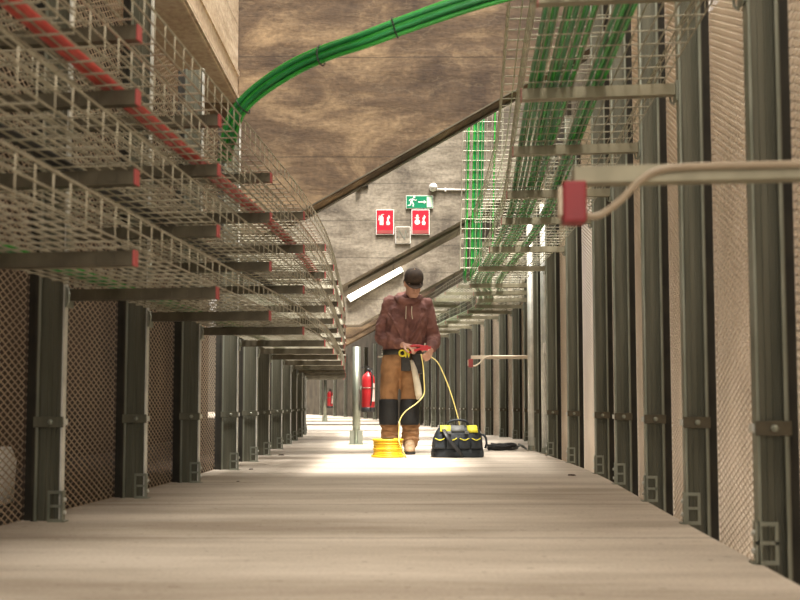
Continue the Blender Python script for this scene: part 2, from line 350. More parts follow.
# ------------------------------------------------------------------ expanded metal panels
def expanded(name, w, h, lwd, swd, sw, th, tilt):
    verts = []; faces = []
    nx = int(round(w/lwd*2)); rows = int(h/(swd/2))
    dx = w/nx; a = swd/4
    for j in range(rows):
        zc = j*swd/2
        for i in range(nx+1):
            z = zc + (a*.93 if (i+j) % 2 else -a*.93)
            x = i*dx
            # strand section: tilted ribbon with thickness
            for (u, v) in ((-tilt, -sw/2), (-tilt+th, -sw/2), (tilt, sw/2), (tilt-th, sw/2)):
                verts.append((u, x, z+v))
            if i:
                b = len(verts)-8
                for k in range(4): faces.append((b+k, b+(k+1)%4, b+4+(k+1)%4, b+4+k))
    me = bpy.data.meshes.new(name); me.from_pydata(verts, [], faces); me.update(); return me
PH = 4.3
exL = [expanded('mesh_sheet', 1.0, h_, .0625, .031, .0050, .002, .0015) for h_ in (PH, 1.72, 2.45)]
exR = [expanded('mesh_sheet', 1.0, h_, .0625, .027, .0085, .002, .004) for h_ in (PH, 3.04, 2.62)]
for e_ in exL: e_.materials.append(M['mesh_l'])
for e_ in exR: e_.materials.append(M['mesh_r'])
LD = [2.4,3.13,3.91,4.68,5.6,6.4,7.2,8.2,9.2,10.2,11.25,12.1,12.9]
RD = [1.55,2.32,3.08,3.79,4.6,5.3,6.3,7.2,8.2,8.75,9.35,10.0,10.65,11.3,12.0,12.7,13.5,14.3,15.2,16.2,17.2,18.2,19.3,20.5,21.8,23.2,24.7,26.3,28,30,32,34.5]
def panel(f, side, d0, d1, label, group):
    q = -.165 if side > 0 else -.132; a = off(f, side, d0, q, 0); b = off(f, side, d1, q, 0); v = b-a
    k = (0 if d1 < 4 else 2 if d1 < 5.9 else 1) if side > 0 else (0 if d1 < 5.9 else 1 if d1 < 10.2 else 2)
    o = bpy.data.objects.new('mesh_panel', exL[k] if side > 0 else exR[k]); C.objects.link(o)
    o.location = (a.x, a.y, 0.003 if side > 0 else -.3); o.rotation_euler = (0, 0, math.atan2(v.y, v.x)-PI/2); o.scale = (1, v.length-.01, 1)
    tag(o, label, 'mesh panel', group)
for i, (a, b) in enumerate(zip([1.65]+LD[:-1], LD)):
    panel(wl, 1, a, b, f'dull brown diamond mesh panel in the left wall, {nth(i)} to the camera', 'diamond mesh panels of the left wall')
for i, (a, b) in enumerate(zip(RD[:15], RD[1:16])):
    panel(wr, -1, a, b, f'tan diamond mesh panel in the right wall, {nth(i)} to the camera', 'diamond mesh panels of the right wall')

# ------------------------------------------------------------------ posts
def make_post(sgn, label, cat, group, hgt=4.4, face='galv_dk'):
    W = .112 if sgn < 0 else .09; B = W+(.05 if sgn < 0 else .038); F = .022 if sgn < 0 else .032
    # local +x to the aisle; sgn = local y direction that points to the camera
    root = thing('steel_post', label, cat, group=group)
    zb = 0.0 if sgn < 0 else -.28
    y = lambda a, b: (min(a*sgn, b*sgn), max(a*sgn, b*sgn))
    bm = BM()
    box(bm, -W, 0, *y(0, -.004), zb, hgt)
    box(bm, -W, -W+.004, *y(0, F), zb, hgt)
    for x in (-.078, -.06, -.04, -.022): box(bm, x-.0025, x+.0025, *y(0, .004), zb, hgt)
    mk('channel', bm, face, root)
    bm = BM()
    box(bm, -W+.004, -W+.013, *y(F-.004, F), zb, hgt); mk('lip', bm, 'galv', root)
    bm = BM(); box(bm, -.008, 0.0, *y(F-.0035, F+.0015), zb, hgt); box(bm, -.004, 0, *y(0, F-.0035), zb, hgt); mk('lip', bm, 'galv_wh' if sgn < 0 else 'galv', root)  # aisle flange in paler steel, its catch of light put into colour
    bm = BM(); box(bm, -B, -W-.0005, *y(.0, -.006), zb, hgt); box(bm, -B, -B+.006, *y(-.006, -.03), zb, hgt); box(bm, -W-.012, -W-.0005, *y(0, .02), zb, hgt)
    mk('rear_angle', bm, 'black', root)
    bm = BM(); box(bm, -W-.004, .005, *y(F+.0025, F+.0085), .363, .405, bev=.0015)
    j = mk('joint_plate', bm, 'galv_dk' if sgn < 0 else 'arm', root)
    bm = BM(); t = Matrix.Translation((-.045, (F+.009)*sgn, .384)) @ Matrix.Rotation(PI/2*(1 if sgn < 0 else -1), 4, 'X')
    lathe(bm, [(.011, 0), (.011, .006), (.006, .009)], 6, t); mk('bolt', bm, 'galv', j)
    bm = BM(); box(bm, .0065, .012, *y(.004, F), .372, .396); mk('clip', bm, 'galv_wh', root)
    bm = BM()
    yy = y(F+.003, F+.009)
    for (z0, z1) in ((.0, .012), (.056, .066), (.108, .12)): box(bm, -.050, .012, *yy, z0, z1)
    box(bm, -.050, -.040, *yy, .012, .108); box(bm, .002, .012, *yy, .012, .108)
    box(bm, .0015, .006, *y(.0, F+.009), 0, .12); box(bm, .006, .02, *y(0, F+.009), 0.001, .005)
    fb = mk('foot_bracket', bm, 'galv', root)
    for z in (.035, .085):
        bm = BM(); lathe(bm, [(.008, 0), (.008, .008), (.004, .01)], 6, Matrix.Translation((.006, F*.5*sgn, z)) @ Matrix.Rotation(PI/2, 4, 'Y')); mk('bolt', bm, 'galv_wh', fb)
    return root
def pose(f, side, d):
    t = tan(f, d); p = f(d)
    return (p.x, p.y, 0), (math.atan2(t.y, t.x)-PI/2 + (0 if side > 0 else PI))
pl = make_post(-1, '', 'post', 'steel posts of the left wall')
ps = make_post(-1, '', 'post', 'steel posts of the left wall', 1.72); ps_first = True
pm = make_post(-1, '', 'post', 'steel posts of the left wall', 2.45)
for i, d in enumerate(LD):
    loc, rz = pose(wl, 1, d); lab = f'grey galvanised steel post in the left row, {nth(i)} to the camera'
    if i == 0: pl.location = loc; pl.rotation_euler = (0,0,rz); pl['label'] = lab
    elif 4 < d < 5: pm.location = loc; pm.rotation_euler = (0,0,rz); pm['label'] = lab
    elif 5 < d < 5.9: dup(pm, loc, rz, lab)
    elif d > 5.9:
        if ps_first: ps.location = loc; ps.rotation_euler = (0,0,rz); ps['label'] = lab; ps_first = False
        else: dup(ps, loc, rz, lab)
    else: dup(pl, loc, rz, lab)
pr = make_post(1, '', 'post', 'steel posts of the right wall')
qs = {2.75: make_post(1, '', 'post', 'steel posts of the right wall', 2.75), 2.35: make_post(1, '', 'post', 'steel posts of the right wall', 2.35)}
for i, d in enumerate(RD):
    loc, rz = pose(wr, -1, d); lab = f'grooved steel post in the right row, {nth(i)} to the camera'
    if i == 0: pr.location = loc; pr.rotation_euler = (0,0,rz); pr['label'] = lab
    elif d > 5.9:
        q = qs[2.75 if d < 10.2 else 2.35]
        if not q['label']: q.location = loc; q.rotation_euler = (0,0,rz); q['label'] = lab
        else: dup(q, loc, rz, lab)
    else: dup(pr, loc, rz, lab)
# pale round uprights in front of the right wall
for x, y0, d, r, lab in ((531, 450, 7.95, .030, 'pale smooth upright tube beside the cross arm of the right wall'), (545, 455, 7.5, .034, 'bluish white upright tube with small white box, right wall')):
    p = at(x, 405, d); bm = BM(); lathe(bm, [(r, 0), (r, 2.35)], 20); 
    root = thing('upright_tube', lab, 'upright', (p.x, p.y, 0)); mk('tube', bm, 'galv_wh', root, True)
    bm = BM(); lathe(bm, [(r+.02, 0), (r+.02, .008), (r+.004, .01), (r+.004, .05)], 20); mk('foot_collar', bm, 'galv', root)
    if d < 7.6:
        bm = BM(); box(bm, -.022, .03, -r-.05, -r, .93, 1.03, bev=.006); mk('switch_box', bm, 'white', root)

# ------------------------------------------------------------------ support arms
def make_arm(L, group, capm='redcap', am='arm'):
    root = thing('support_arm', '', 'support arm', group=group)
    bm = BM()
    box(bm, .008, L, -.014, -.010, -.022, .022); box(bm, .008, L, .010, .014, -.022, .022); box(bm, .008, L, -.010, .010, -.022, -.018)
    for k in range(9): box(bm, .03+k*.062, .055+k*.062, -.0155, -.014, -.014, .014)
    mk('channel', bm, am, root)
    bm = BM(); box(bm, L+.0005, L+.007, -.015, .015, -.024, .024, bev=.002); mk('end_cap', bm, capm, root)
    bm = BM(); box(bm, .0015, .0075, -.03, .03, -.05, .03, bev=.001); tube(bm, [(.012, -.026, .025), (.02, -.03, .0), (.016, -.028, -.035), (.010, -.026, -.045)], .004); mk('wall_bracket', bm, 'galv', root)
    return root
LZ = [.881, 1.122, 1.362, 1.558]
LZN = ['lowest', 'second lowest', 'third lowest', 'topmost']
arm0 = make_arm(.60, 'cantilever arms under the left cable trays'); first = True
for k, z in enumerate(LZ):
    for i, d in enumerate(LD):
        loc, rz = pose(wl, 1, d); loc = (loc[0], loc[1], z)
        lab = f'left wall support arm, {LZN[k]} on the {nth(i)} post'
        if first: arm0.location = loc; arm0.rotation_euler = (0,0,rz); arm0['label'] = lab; first = False
        else: dup(arm0, loc, rz, lab)
RZ = [1.685, 2.12]
arm1 = make_arm(.60, 'cantilever arms under the right cable trays', 'redcap2', 'arm_lit'); first = True
for k, z in enumerate(RZ):
    for i, d in enumerate(RD):
        if i < 1 or (k == 1 and d < 8) or d > 21: continue
        loc, rz = pose(wr, -1, d); loc = (loc[0], loc[1], z)
        lab = f'right wall support arm, {"lower" if k == 0 else "upper"} on the {nth(i)} post'
        if first: arm1.location = loc; arm1.rotation_euler = (0,0,rz); arm1['label'] = lab; first = False
        else: dup(arm1, loc, rz, lab)

# ------------------------------------------------------------------ wire cable trays
def tray(f, side, d0, d1, a0, a1, z, h, label, group, pitch=.05, cross=.1, r=.0028, wav=0):
    root = thing('wire_cable_tray', label, 'cable tray', (*f(d0).xy, z), group=group); o0 = Vector((*f(d0).xy, z))
    prof = [(a0, h), (a0, h/2)] + [(a0+(a1-a0)*k/round((a1-a0)/pitch), 0) for k in range(round((a1-a0)/pitch)+1)] + [(a1, h/2), (a1, h)]
    ds = []; d = d0
    while d < d1: ds.append(d); d += .18
    ds.append(d1)
    bm = BM()
    for j, (a, zz) in enumerate(prof):
        rr = r*1.35 if j in (0, len(prof)-1) else r
        tube(bm, [off(f, side, d, a, z+zz+r+wav*math.sin(d*2.1+j*.25)*.004)-o0 for d in ds], rr, 5)
    mk('long_wires', bm, 'wire', root)
    bm = BM(); d = d0+.02
    while d < d1:
        tube(bm, [off(f, side, d, a0, z+h)-o0, off(f, side, d, a0, z-r)-o0, off(f, side, d, a1, z-r)-o0, off(f, side, d, a1, z+h)-o0], r, 4)
        d += cross
    mk('cross_wires', bm, 'wire', root)
    return root
for k, z in enumerate(LZ):
    tray(wl, 1, 1.3, 12.75, .05, .60, z+.029, .095, f'galvanised wire mesh cable tray along the left wall, {LZN[k]} of four', 'wire cable trays of the left wall', wav=1, pitch=.042, r=.0032, cross=.08)
tray(wr, -1, 1.9, 20, .05, .60, RZ[0]+.029, .11, 'galvanised wire mesh cable tray along the right wall, carrying the green cables', 'wire cable trays of the right wall')
tray(wr, -1, 8.3, 20, .05, .60, RZ[1]+.029, .11, 'galvanised wire mesh cable tray at the far right, above the lower tray', 'wire cable trays of the right wall')
# second near right tray hung higher
tray(wr, -1, 2.6, 7.3, .12, .64, 2.12, .11, 'galvanised wire mesh cable tray at the near right, above the green cables', 'wire cable trays of the right wall')
# riser: vertical wire tray with cables
def riser():
    p = Vector((.80, 8.0, 1.80)); root = thing('vertical_wire_tray', 'upright wire mesh riser tray carrying green cables, right of the exit sign', 'cable tray', p)
    bm = BM()
    for k in range(9): tube(bm, [(-.20+k*.05, 0, 0), (-.12+k*.05, 0, 3.2)], .003, 5)
    for s in (0, 8):
        for y in (-.05, -.1): tube(bm, [(-.20+s*.05, y, 0), (-.12+s*.05, y, 3.2)], .003, 5)
    mk('long_wires', bm, 'wire', root)
    bm = BM()
    for k in range(32):
        x = .08*k/32; z = .03+k*.1
        tube(bm, [(-.2+x, -.1, z), (-.2+x, 0.005, z), (.2+x, 0.005, z), (.2+x, -.1, z)], .003, 4)
    mk('cross_wires', bm, 'wire', root)
riser()
for i, (x, n) in enumerate(((-.15, 2), (-.08, 3), (-.02, 3), (.13, 1))):
    for k in range(n):
        xx = .80+x+k*.017; bm = BM()
        tube(bm, smooth([(xx+.02, 8.25, 1.725), (xx-.005, 8.08, 1.75), (xx, 8.025, 1.83), (xx+.01, 8.02, 2.2), (xx+.045, 8.02, 3.6), (xx+.075, 8.02, 4.9)]), .0085, 8)
        o = mk('green_cable', bm, 'green' if (i+k) % 2 else 'green2', None, True, (xx, 8.0, 1.8)); tag(o, 'green cable climbing the upright riser tray right of the exit sign', 'cable', 'green cables on the riser tray')

# ------------------------------------------------------------------ cables in the trays
def run(f, side, d0, d1, a, z, r, m, label, group, name='green_cable', step=.3, wob=.004, n=8):
    pts = []; d = d0; ph = random.random()*6
    while d <= d1+1e-6: pts.append(off(f, side, d, a+math.sin(d*1.7+ph)*wob, z)); d += step
    bm = BM(); tube(bm, pts, r, n); o = mk(name, bm, m, None, True, pts[0]); return tag(o, label, 'cable', group)
zc = RZ[0]+.029+.0056+.0095
for lab, a0, n, st in (('green cable in the left bundle of the right tray', .565, 3, -.018), ('green cable in the wide middle bundle of the right tray', .50, 6, -.018), ('green cable in the narrow bundle near the posts in the right tray', .335, 4, -.018)):
    for k in range(n):
        run(wr, -1, 2.0, 14 if n != 4 else 9, a0+st*k, zc, .0088, 'green' if k % 2 else 'green2', lab, lab.replace('green cable', 'green cables'), wob=.003)
for k in range(4):
    run(wl, 1, 1.4, 11, .14+.02*k, LZ[0]+.029+.0056+.0085, .008, 'green' if k % 2 else 'green2', 'green cable lying in the lowest left tray', 'green cables in the lowest left tray')
for k in range(3):
    run(wl, 1, 1.4, 11, .36+.02*k, LZ[1]+.029+.0056+.0075, .007, 'tie', 'dark cable lying in the second lowest left tray', 'dark cables in the second left tray', name='black_cable')
for k in range(2):
    run(wl, 1, 1.6, 6.2, (.49+.034*k), LZ[2]+.029+.0064+.015, .0145, 'redpipe', ['red conduit in the third left tray, the wall side one', 'red conduit in the third left tray, the aisle side one'][k], 'red conduits', name='red_conduit', wob=.006, n=14)

# big green bundle sweeping from the left tray over the aisle
path = [(222, 300, 4.2), (224, 205, 3.75), (226, 168, 3.55), (229, 140, 3.45), (236, 117, 3.38), (249, 99, 3.32), (268, 83, 3.27), (295, 67, 3.2), (328, 53, 3.1), (362, 41, 3.0), (405, 24, 2.95), (470, 2, 2.9), (560, -22, 2.85)]
path = path[1:]
base = smooth([at(*p) for p in path], 5)
base[0].z = max(base[0].z, LZ[3]+.05)
offs = [(-.027, 0), (-.012, .012), (.002, .004), (.015, .014), (.028, .002), (-.008, -.014), (.018, -.012)]
for k, (u, v) in enumerate(offs):
    pts = []
    for i, p in enumerate(base):
        t = (base[min(i+1, len(base)-1)]-base[max(i-1, 0)]).normalized()
        side = t.cross(Vector((0, 1, 0))).normalized(); fw = t.cross(side)
        q = p+side*(u*(1+.12*math.sin(i*.3+k)))+fw*v; q.z = max(q.z, LZ[3]+.046); pts.append(q)
    bm = BM(); tube(bm, pts, .0080, 10); o = mk('green_cable', bm, 'green' if k % 2 == 0 else 'green2', None, True, pts[0])
    tag(o, 'thick bright green cable of the bundle sweeping from the left tray to the ceiling', 'cable', 'green cable bundle over the aisle')
for q in (18, 34, 44):
    p = base[q]; t = (base[q+1]-base[q-1]).normalized(); mt = Matrix.Translation(p) @ t.to_track_quat('Z', 'Y').to_matrix().to_4x4()
    bm = BM(); side = t.cross(Vector((0, 1, 0))).normalized(); fw = t.cross(side)
    tube(bm, [p+side*(.040*math.cos(a*PI/8))+fw*.026*math.sin(a*PI/8) for a in range(17)], .003, 6)
    o = mk('cable_tie', bm, 'tie', None, False, p); tag(o, ['black cable tie round the green bundle, lowest near the tray', 'black cable tie round the green bundle, at the middle of the sweep', 'black cable tie round the green bundle, near the top edge'][[18,34,44].index(q)], 'cable tie', 'black cable ties')

# ------------------------------------------------------------------ alarm arms with red box
def alarm(d, zz, label, scale=1):
    loc, rz = pose(wr, -1, d); root = thing('alarm_arm', label, 'alarm arm', (loc[0], loc[1], zz), rz, 'red boxes on cream arms')
    bm = BM(); box(bm, .006, .60, -.018, .018, -.018, .018, bev=.002); box(bm, -.0, .006, -.05, .05, -.05, .05); mk('channel', bm, 'cream' if d > 5 else 'arm_lit', root)
    bm = BM(); box(bm, .578, .626, .0, .045, -.105, -.019, bev=.006); b = mk('alarm_box', bm, 'reddark' if d < 5 else 'redcap', root)
    bm = BM(); box(bm, .6265, .634, .005, .04, -.09, -.03, bev=.003); mk('lens', bm, 'cream', b)
    bm = BM(); tube(bm, smooth([(.577, .028, -.09), (.55, .028, -.088), (.51, .028, -.06), (.47, .028, -.02), (.43, .028, .002), (.36, .028, .008), (.2, .028, .008), (.02, .028, .008)]), .0075, 10)
    mk('conduit', bm, 'cream' if d > 5 else 'taupe', root, True)
alarm(1.6, at(600, 170, 1.6).z, 'near blurred steel arm with red box and cream conduit at upper right')
alarm(8.2, at(490, 357, 8.2).z, 'distant cream arm with small red box beyond the tool bag')
# tidy: flip the conduit side for the near one is handled by pose (local +y faces the camera)

# ------------------------------------------------------------------ signs on beam B
YB = 9.3
def rect_sign(name, x0, y0, x1, y1, m, border, label, cat, group=None):
    a = at(x0, y0, YB); b = at(x1, y1, YB); c = (a+b)/2; w = b.x-a.x; h = a.z-b.z
    root = thing(name, label, cat, (c.x, YB-.021, c.z), group=group)
    bm = BM(); box(bm, -w/2, w/2, 0, .018, -h/2, h/2, bev=.002); mk('backing', bm, 'swhite', root)
    bm = BM(); box(bm, -w/2+border, w/2-border, -.002, 0, -h/2+border, h/2-border); mk('face', bm, m, root)
    return root, w, h
def polys(parent, name, plist, m, y=-.0045, depth=.0022, sx=1, sz=1, ox=0, oz=0):
    bm = BM()
    for pl_ in plist: prism(bm, [(ox+x*sx, oz+z*sz) for x, z in pl_], Matrix.Translation((0, y, 0)), depth)
    return mk(name, bm, m, parent)
def disc(cx, cz, r, n=12): return [(cx+r*math.cos(k*2*PI/n), cz+r*math.sin(k*2*PI/n)) for k in range(n)]
def stroke(a, b, w):
    ax, az = a; bx, bz = b; L = math.hypot(bx-ax, bz-az); nx, nz = -(bz-az)/L*w/2, (bx-ax)/L*w/2
    return [(ax+nx, az+nz), (ax-nx, az-nz), (bx-nx, bz-nz), (bx+nx, bz+nz)]
r_, w, h = rect_sign('exit_sign', 406, 196, 433, 209, 'sgreen', .006, 'green exit sign with running figure and right arrow on the concrete beam', 'sign')
man = [disc(.16, .40, .085), stroke((.08,.28), (-.10,-.02), .16), stroke((.08,.22), (.26,.12), .06), stroke((.26,.12), (.34,.2), .06), stroke((.04,.24), (-.14,.22), .06), stroke((-.14,.22), (-.26,.1), .06), stroke((-.08,-.02), (.10,-.12), .09), stroke((.10,-.12), (.06,-.38), .08), stroke((-.1,-.02), (-.14,-.24), .09), stroke((-.14,-.24), (-.36,-.30), .08)]
polys(r_, 'running_figure', man, 'swhite', sx=h*.95, sz=h*.95, ox=-w*.27)
polys(r_, 'arrow', [stroke((-.035, 0), (.035, 0), .012), [(.03, .022), (.06, 0), (.03, -.022)], ], 'swhite', ox=.02)
polys(r_, 'door_symbol', [[(w*.27, -h*.40), (w*.45, -h*.40), (w*.45, h*.40), (w*.27, h*.40)]], 'sglow')
def flames(ox, oz, s): return [[(ox+x*s, oz+z*s) for x, z in f] for f in ([(-.15,-.5),(.12,-.5),(.2,-.25),(.05,-.05),(.1,.2),(-.1,.0),(-.2,-.2)], [(-.12,.05),(.08,.12),(.2,.35),(.05,.6),(0,.4),(-.12,.3)])]
for x0, lab, kind in ((376, 'red fire extinguisher sign with flames, left of the exit sign', 0), (411.5, 'red fire hose sign with flames, directly below the exit sign', 1)):
    r_, w, h = rect_sign('fire_sign', x0, 210, x0+18, 235, 'sred', .008, lab, 'sign', 'red fire signs')
    if kind == 0:
        body = [[(-.062,-.055),(-.018,-.055),(-.018,.04),(-.062,.04)], [(-.054,.042),(-.026,.042),(-.032,.062),(-.048,.062)], stroke((-.04,.066), (-.012,.072), .007), stroke((-.066,.06), (-.075,.0), .006)]
    else:
        body = [disc(-.038, -.02, .032, 16), [(-.052,.01),(-.024,.01),(-.024,.05),(-.052,.05)], disc(-.038, .055, .014), stroke((-.068,.03), (-.012,.03), .008)]
    polys(r_, 'extinguisher_symbol' if kind == 0 else 'hydrant_symbol', body, 'swhite', oz=.02)
    polys(r_, 'flame_symbol', flames(.038, .02, .11), 'swhite')
    polys(r_, 'lower_strip', [[(-w/2+.012, -h/2+.012), (w/2-.012, -h/2+.012), (w/2-.012, -h/2+.052), (-w/2+.012, -h/2+.052)]], 'redcap')
r_, w, h = rect_sign('plaque', 395.5, 227, 410.5, 244, 'conc_mid', .006, 'faint grey plaque with a scratched N shape between the red signs', 'plaque')
polys(r_, 'engraving', [stroke((-.05,-.05), (-.045,.06), .008), stroke((-.045,.06), (.02,-.05), .008), stroke((.02,-.05), (.03,.06), .008), stroke((.03,.06), (.06,-.02), .006)], 'galv')
# round wall lamps with conduit
for (x, y, rr, cond, lab) in ((433, 188, .05, True, 'round white wall lamp with conduit, right above the exit sign'), (359, 187, .035, False, 'small round wall lamp on the left, just under the dark beam edge')):
    p = at(x, y, YB); root = thing('wall_lamp', lab, 'lamp', (p.x, YB-.001, p.z), group='round wall lamps')
    bm = BM(); mt = Matrix.Rotation(PI/2, 4, 'X'); lathe(bm, [(rr*.8, 0), (rr*.8, .02)], 24, mt); mk('base', bm, 'cream', root)
    bm = BM(); lathe(bm, [(rr*math.cos(a*PI/16), .02+rr*1.3*math.sin(a*PI/16)) for a in range(8)], 24, mt); mk('globe', bm, 'white', root, True)
    if cond:
        bm = BM(); tube(bm, [(rr*.6, -.014, -.02), (.2, -.014, -.025), (.40, -.014, -.028)], .011, 10); mk('conduit', bm, 'white', root, True)
        bm = BM(); box(bm, .135, .155, -.03, 0, -.045, -.005); mk('clip', bm, 'white', root)
    else:
        bm = BM(); box(bm, rr*.7, .11, -.03, 0, .0, .045, bev=.004); mk('bracket', bm, 'black', root)

# tube lamp on beam C
a = at(348, 299, 12.93); b = at(402, 268, 12.93); c = (a+b)/2; L = (b-a).length; ang = math.atan2(b.z-a.z, b.x-a.x)
root = thing('tube_lamp', 'lit white tube lamp sloping up to the right behind the worker', 'lamp', c); root.rotation_euler = (0, -ang, 0)
bm = BM(); box(bm, -L/2, L/2, .02, .068, -.06, .06, bev=.006); mk('housing', bm, 'white', root)
bm = BM(); box(bm, -L/2+.02, L/2-.02, -.025, .0195, -.05, .05, bev=.018); mk('diffuser', bm, 'tube', root)

# ------------------------------------------------------------------ poles with fire extinguishers
def ext_pole(px, py, d, s, label, elabel):
    p = at(px, py, d); p.z = 0
    root = thing('round_pole', label, 'pole', p, group='slim round poles'); bm = BM(); lathe(bm, [(.046*s, .0), (.046*s, 1.12)], 24); mk('pole', bm, 'galv', root, True)
    bm = BM(); box(bm, -.075*s, -.02, -.06*s, -.052*s, .0, .16); box(bm, .02, .075*s, -.06*s, -.052*s, 0, .16); box(bm, -.085*s, .085*s, -.09*s, .06*s, 0, .008); mk('foot_bracket', bm, 'galv', root)
    e = thing('fire_extinguisher', elabel, 'fire extinguisher', (p.x+.135, p.y-.02, .37), group='red fire extinguishers')
    R = .075
    bm = BM(); lathe(bm, [(R*.93, .035), (R, .045), (R, .36), (R*.93, .40), (R*.7, .43), (R*.35, .448), (R*.3, .46)], 28); mk('cylinder', bm, 'red', e, True)
    bm = BM(); lathe(bm, [(R*1.02, 0), (R*1.04, .01), (R*1.03, .05), (R*.98, .055)], 28); mk('base_cup', bm, 'tie', e, True)
    bm = BM(); lathe(bm, [(.022, .455), (.022, .49), (.014, .50)], 16); box(bm, -.012, .05, -.012, .012, .485, .50); mk('valve', bm, 'tie', e)
    bm = BM(); box(bm, -.02, .075, -.009, .009, .512, .522, Matrix.Rotation(-.12, 4, 'Y')); mk('lever', bm, 'tie', e)
    bm = BM(); tube(bm, smooth([(.01, -.02, .48), (.04, -.07, .46), (.05, -.085, .36), (.045, -.085, .2), (.035, -.085, .10), (.03, -.085, .07)]), .009, 8); mk('hose', bm, 'tie', e, True)
    bm = BM()   # curved pink patch, a highlight painted on the cylinder
    n = 8; v = [[bm.verts.new((R*k_*math.cos(t), R*k_*math.sin(t), z)) for t in [math.radians(-55+70*i/n) for i in range(n+1)]] for k_, z in ((1.012, .12), (1.012, .33))]
    for i in range(n): bm.faces.new((v[0][i], v[0][i+1], v[1][i+1], v[1][i]))
    mk('highlight_patch', bm, mat('pink_highlight', (.85,.62,.55)), e)
    bm = BM(); box(bm, -.095, -.0755, -.02, .02, .25, .30); tube(bm, [((R+.003)*math.cos(t), (R+.003)*math.sin(t), .275) for t in [i*PI/10 for i in range(21)]], .004, 5); mk('bracket_strap', bm, 'galv', e)
ext_pole(356.5, 405, 9.2, 1, 'slim round pole standing on the floor left of the worker', 'red fire extinguisher on the pole nearer the worker')
ext_pole(325, 405, 21.5, .95, 'distant slim round pole at the corridor end', 'small distant red fire extinguisher at the corridor end')

# ------------------------------------------------------------------ worker
PX, PY = at(401, 405, 7.5).x, 7.5
W0 = thing('person', 'worker in maroon hoodie, dark cap and tan trousers, head bowed over a red tool', 'person', (PX, PY, 0))
def remesh(o, vs, sm=4, disp=0, ds=.12):
    md = o.modifiers.new('remesh', 'REMESH'); md.mode = 'VOXEL'; md.voxel_size = vs; md.use_smooth_shade = True
    s_ = o.modifiers.new('smooth', 'SMOOTH'); s_.factor = .5; s_.iterations = sm
    if disp:
        tx = bpy.data.textures.new('folds', 'CLOUDS'); tx.noise_scale = ds; tx.noise_depth = 2
        d_ = o.modifiers.new('folds', 'DISPLACE'); d_.texture = tx; d_.strength = disp; d_.mid_level = .5; d_.texture_coords = 'LOCAL'
HM = Matrix.Translation((.115, -.125, 1.575)) @ Matrix.Rotation(math.radians(8), 4, 'Z') @ Matrix.Rotation(math.radians(33), 4, 'X')
def hp(x, y, z): return HM @ Vector((x, y, z))
ShL, ElL, WrL, HaL = Vector((-.105,.03,1.42)), Vector((-.185,.05,1.09)), Vector((.015,-.20,1.0)), Vector((.07,-.235,.985))
ShR, ElR, WrR, HaR = Vector((.235,.03,1.40)), Vector((.305,.06,1.08)), Vector((.275,-.17,.955)), Vector((.255,-.225,.925))
bm = BM()
# head
hr = []
for z, rx, ry, cy in ((-.125,.028,.03,-.045), (-.115,.042,.045,-.04), (-.09,.055,.062,-.03), (-.055,.066,.078,-.015), (-.01,.073,.092,-.002), (.035,.077,.098,.004), (.075,.073,.092,.006), (.105,.055,.07,.008), (.122,.028,.035,.008)):
    hr.append((z, rx, ry, cy))
R_ = []
for z, rx, ry, cy in hr: R_.append([bm.verts.new(hp(rx*math.cos(k*PI/10), cy+ry*math.sin(k*PI/10), z)) for k in range(20)])
for i in range(len(R_)-1):
    for k in range(20): bm.faces.new((R_[i][k], R_[i][(k+1)%20], R_[i+1][(k+1)%20], R_[i+1][k]))
bm.faces.new(R_[0][::-1]); bm.faces.new(R_[-1])
limb(bm, [hp(0,-.092,.02), hp(0,-.105,-.012), hp(0,-.108,-.028)], [.009,.013,.014], 8)       # nose
limb(bm, [hp(-.016,-.092,-.062), hp(.016,-.092,-.062)], [.009,.009], 8)                      # lips
limb(bm, [hp(-.05,-.078,.034), hp(0,-.093,.032), hp(.05,-.078,.034)], [.010,.010,.010], 8)   # brow
for sx in (-1, 1): limb(bm, [hp(sx*.076,.01,.02), hp(sx*.078,.012,-.03)], [.014,.010], 8)    # ears
limb(bm, [hp(0,.02,-.05), (.09,-.01,1.47), (.068,.02,1.36)], [.055,.058,.07])
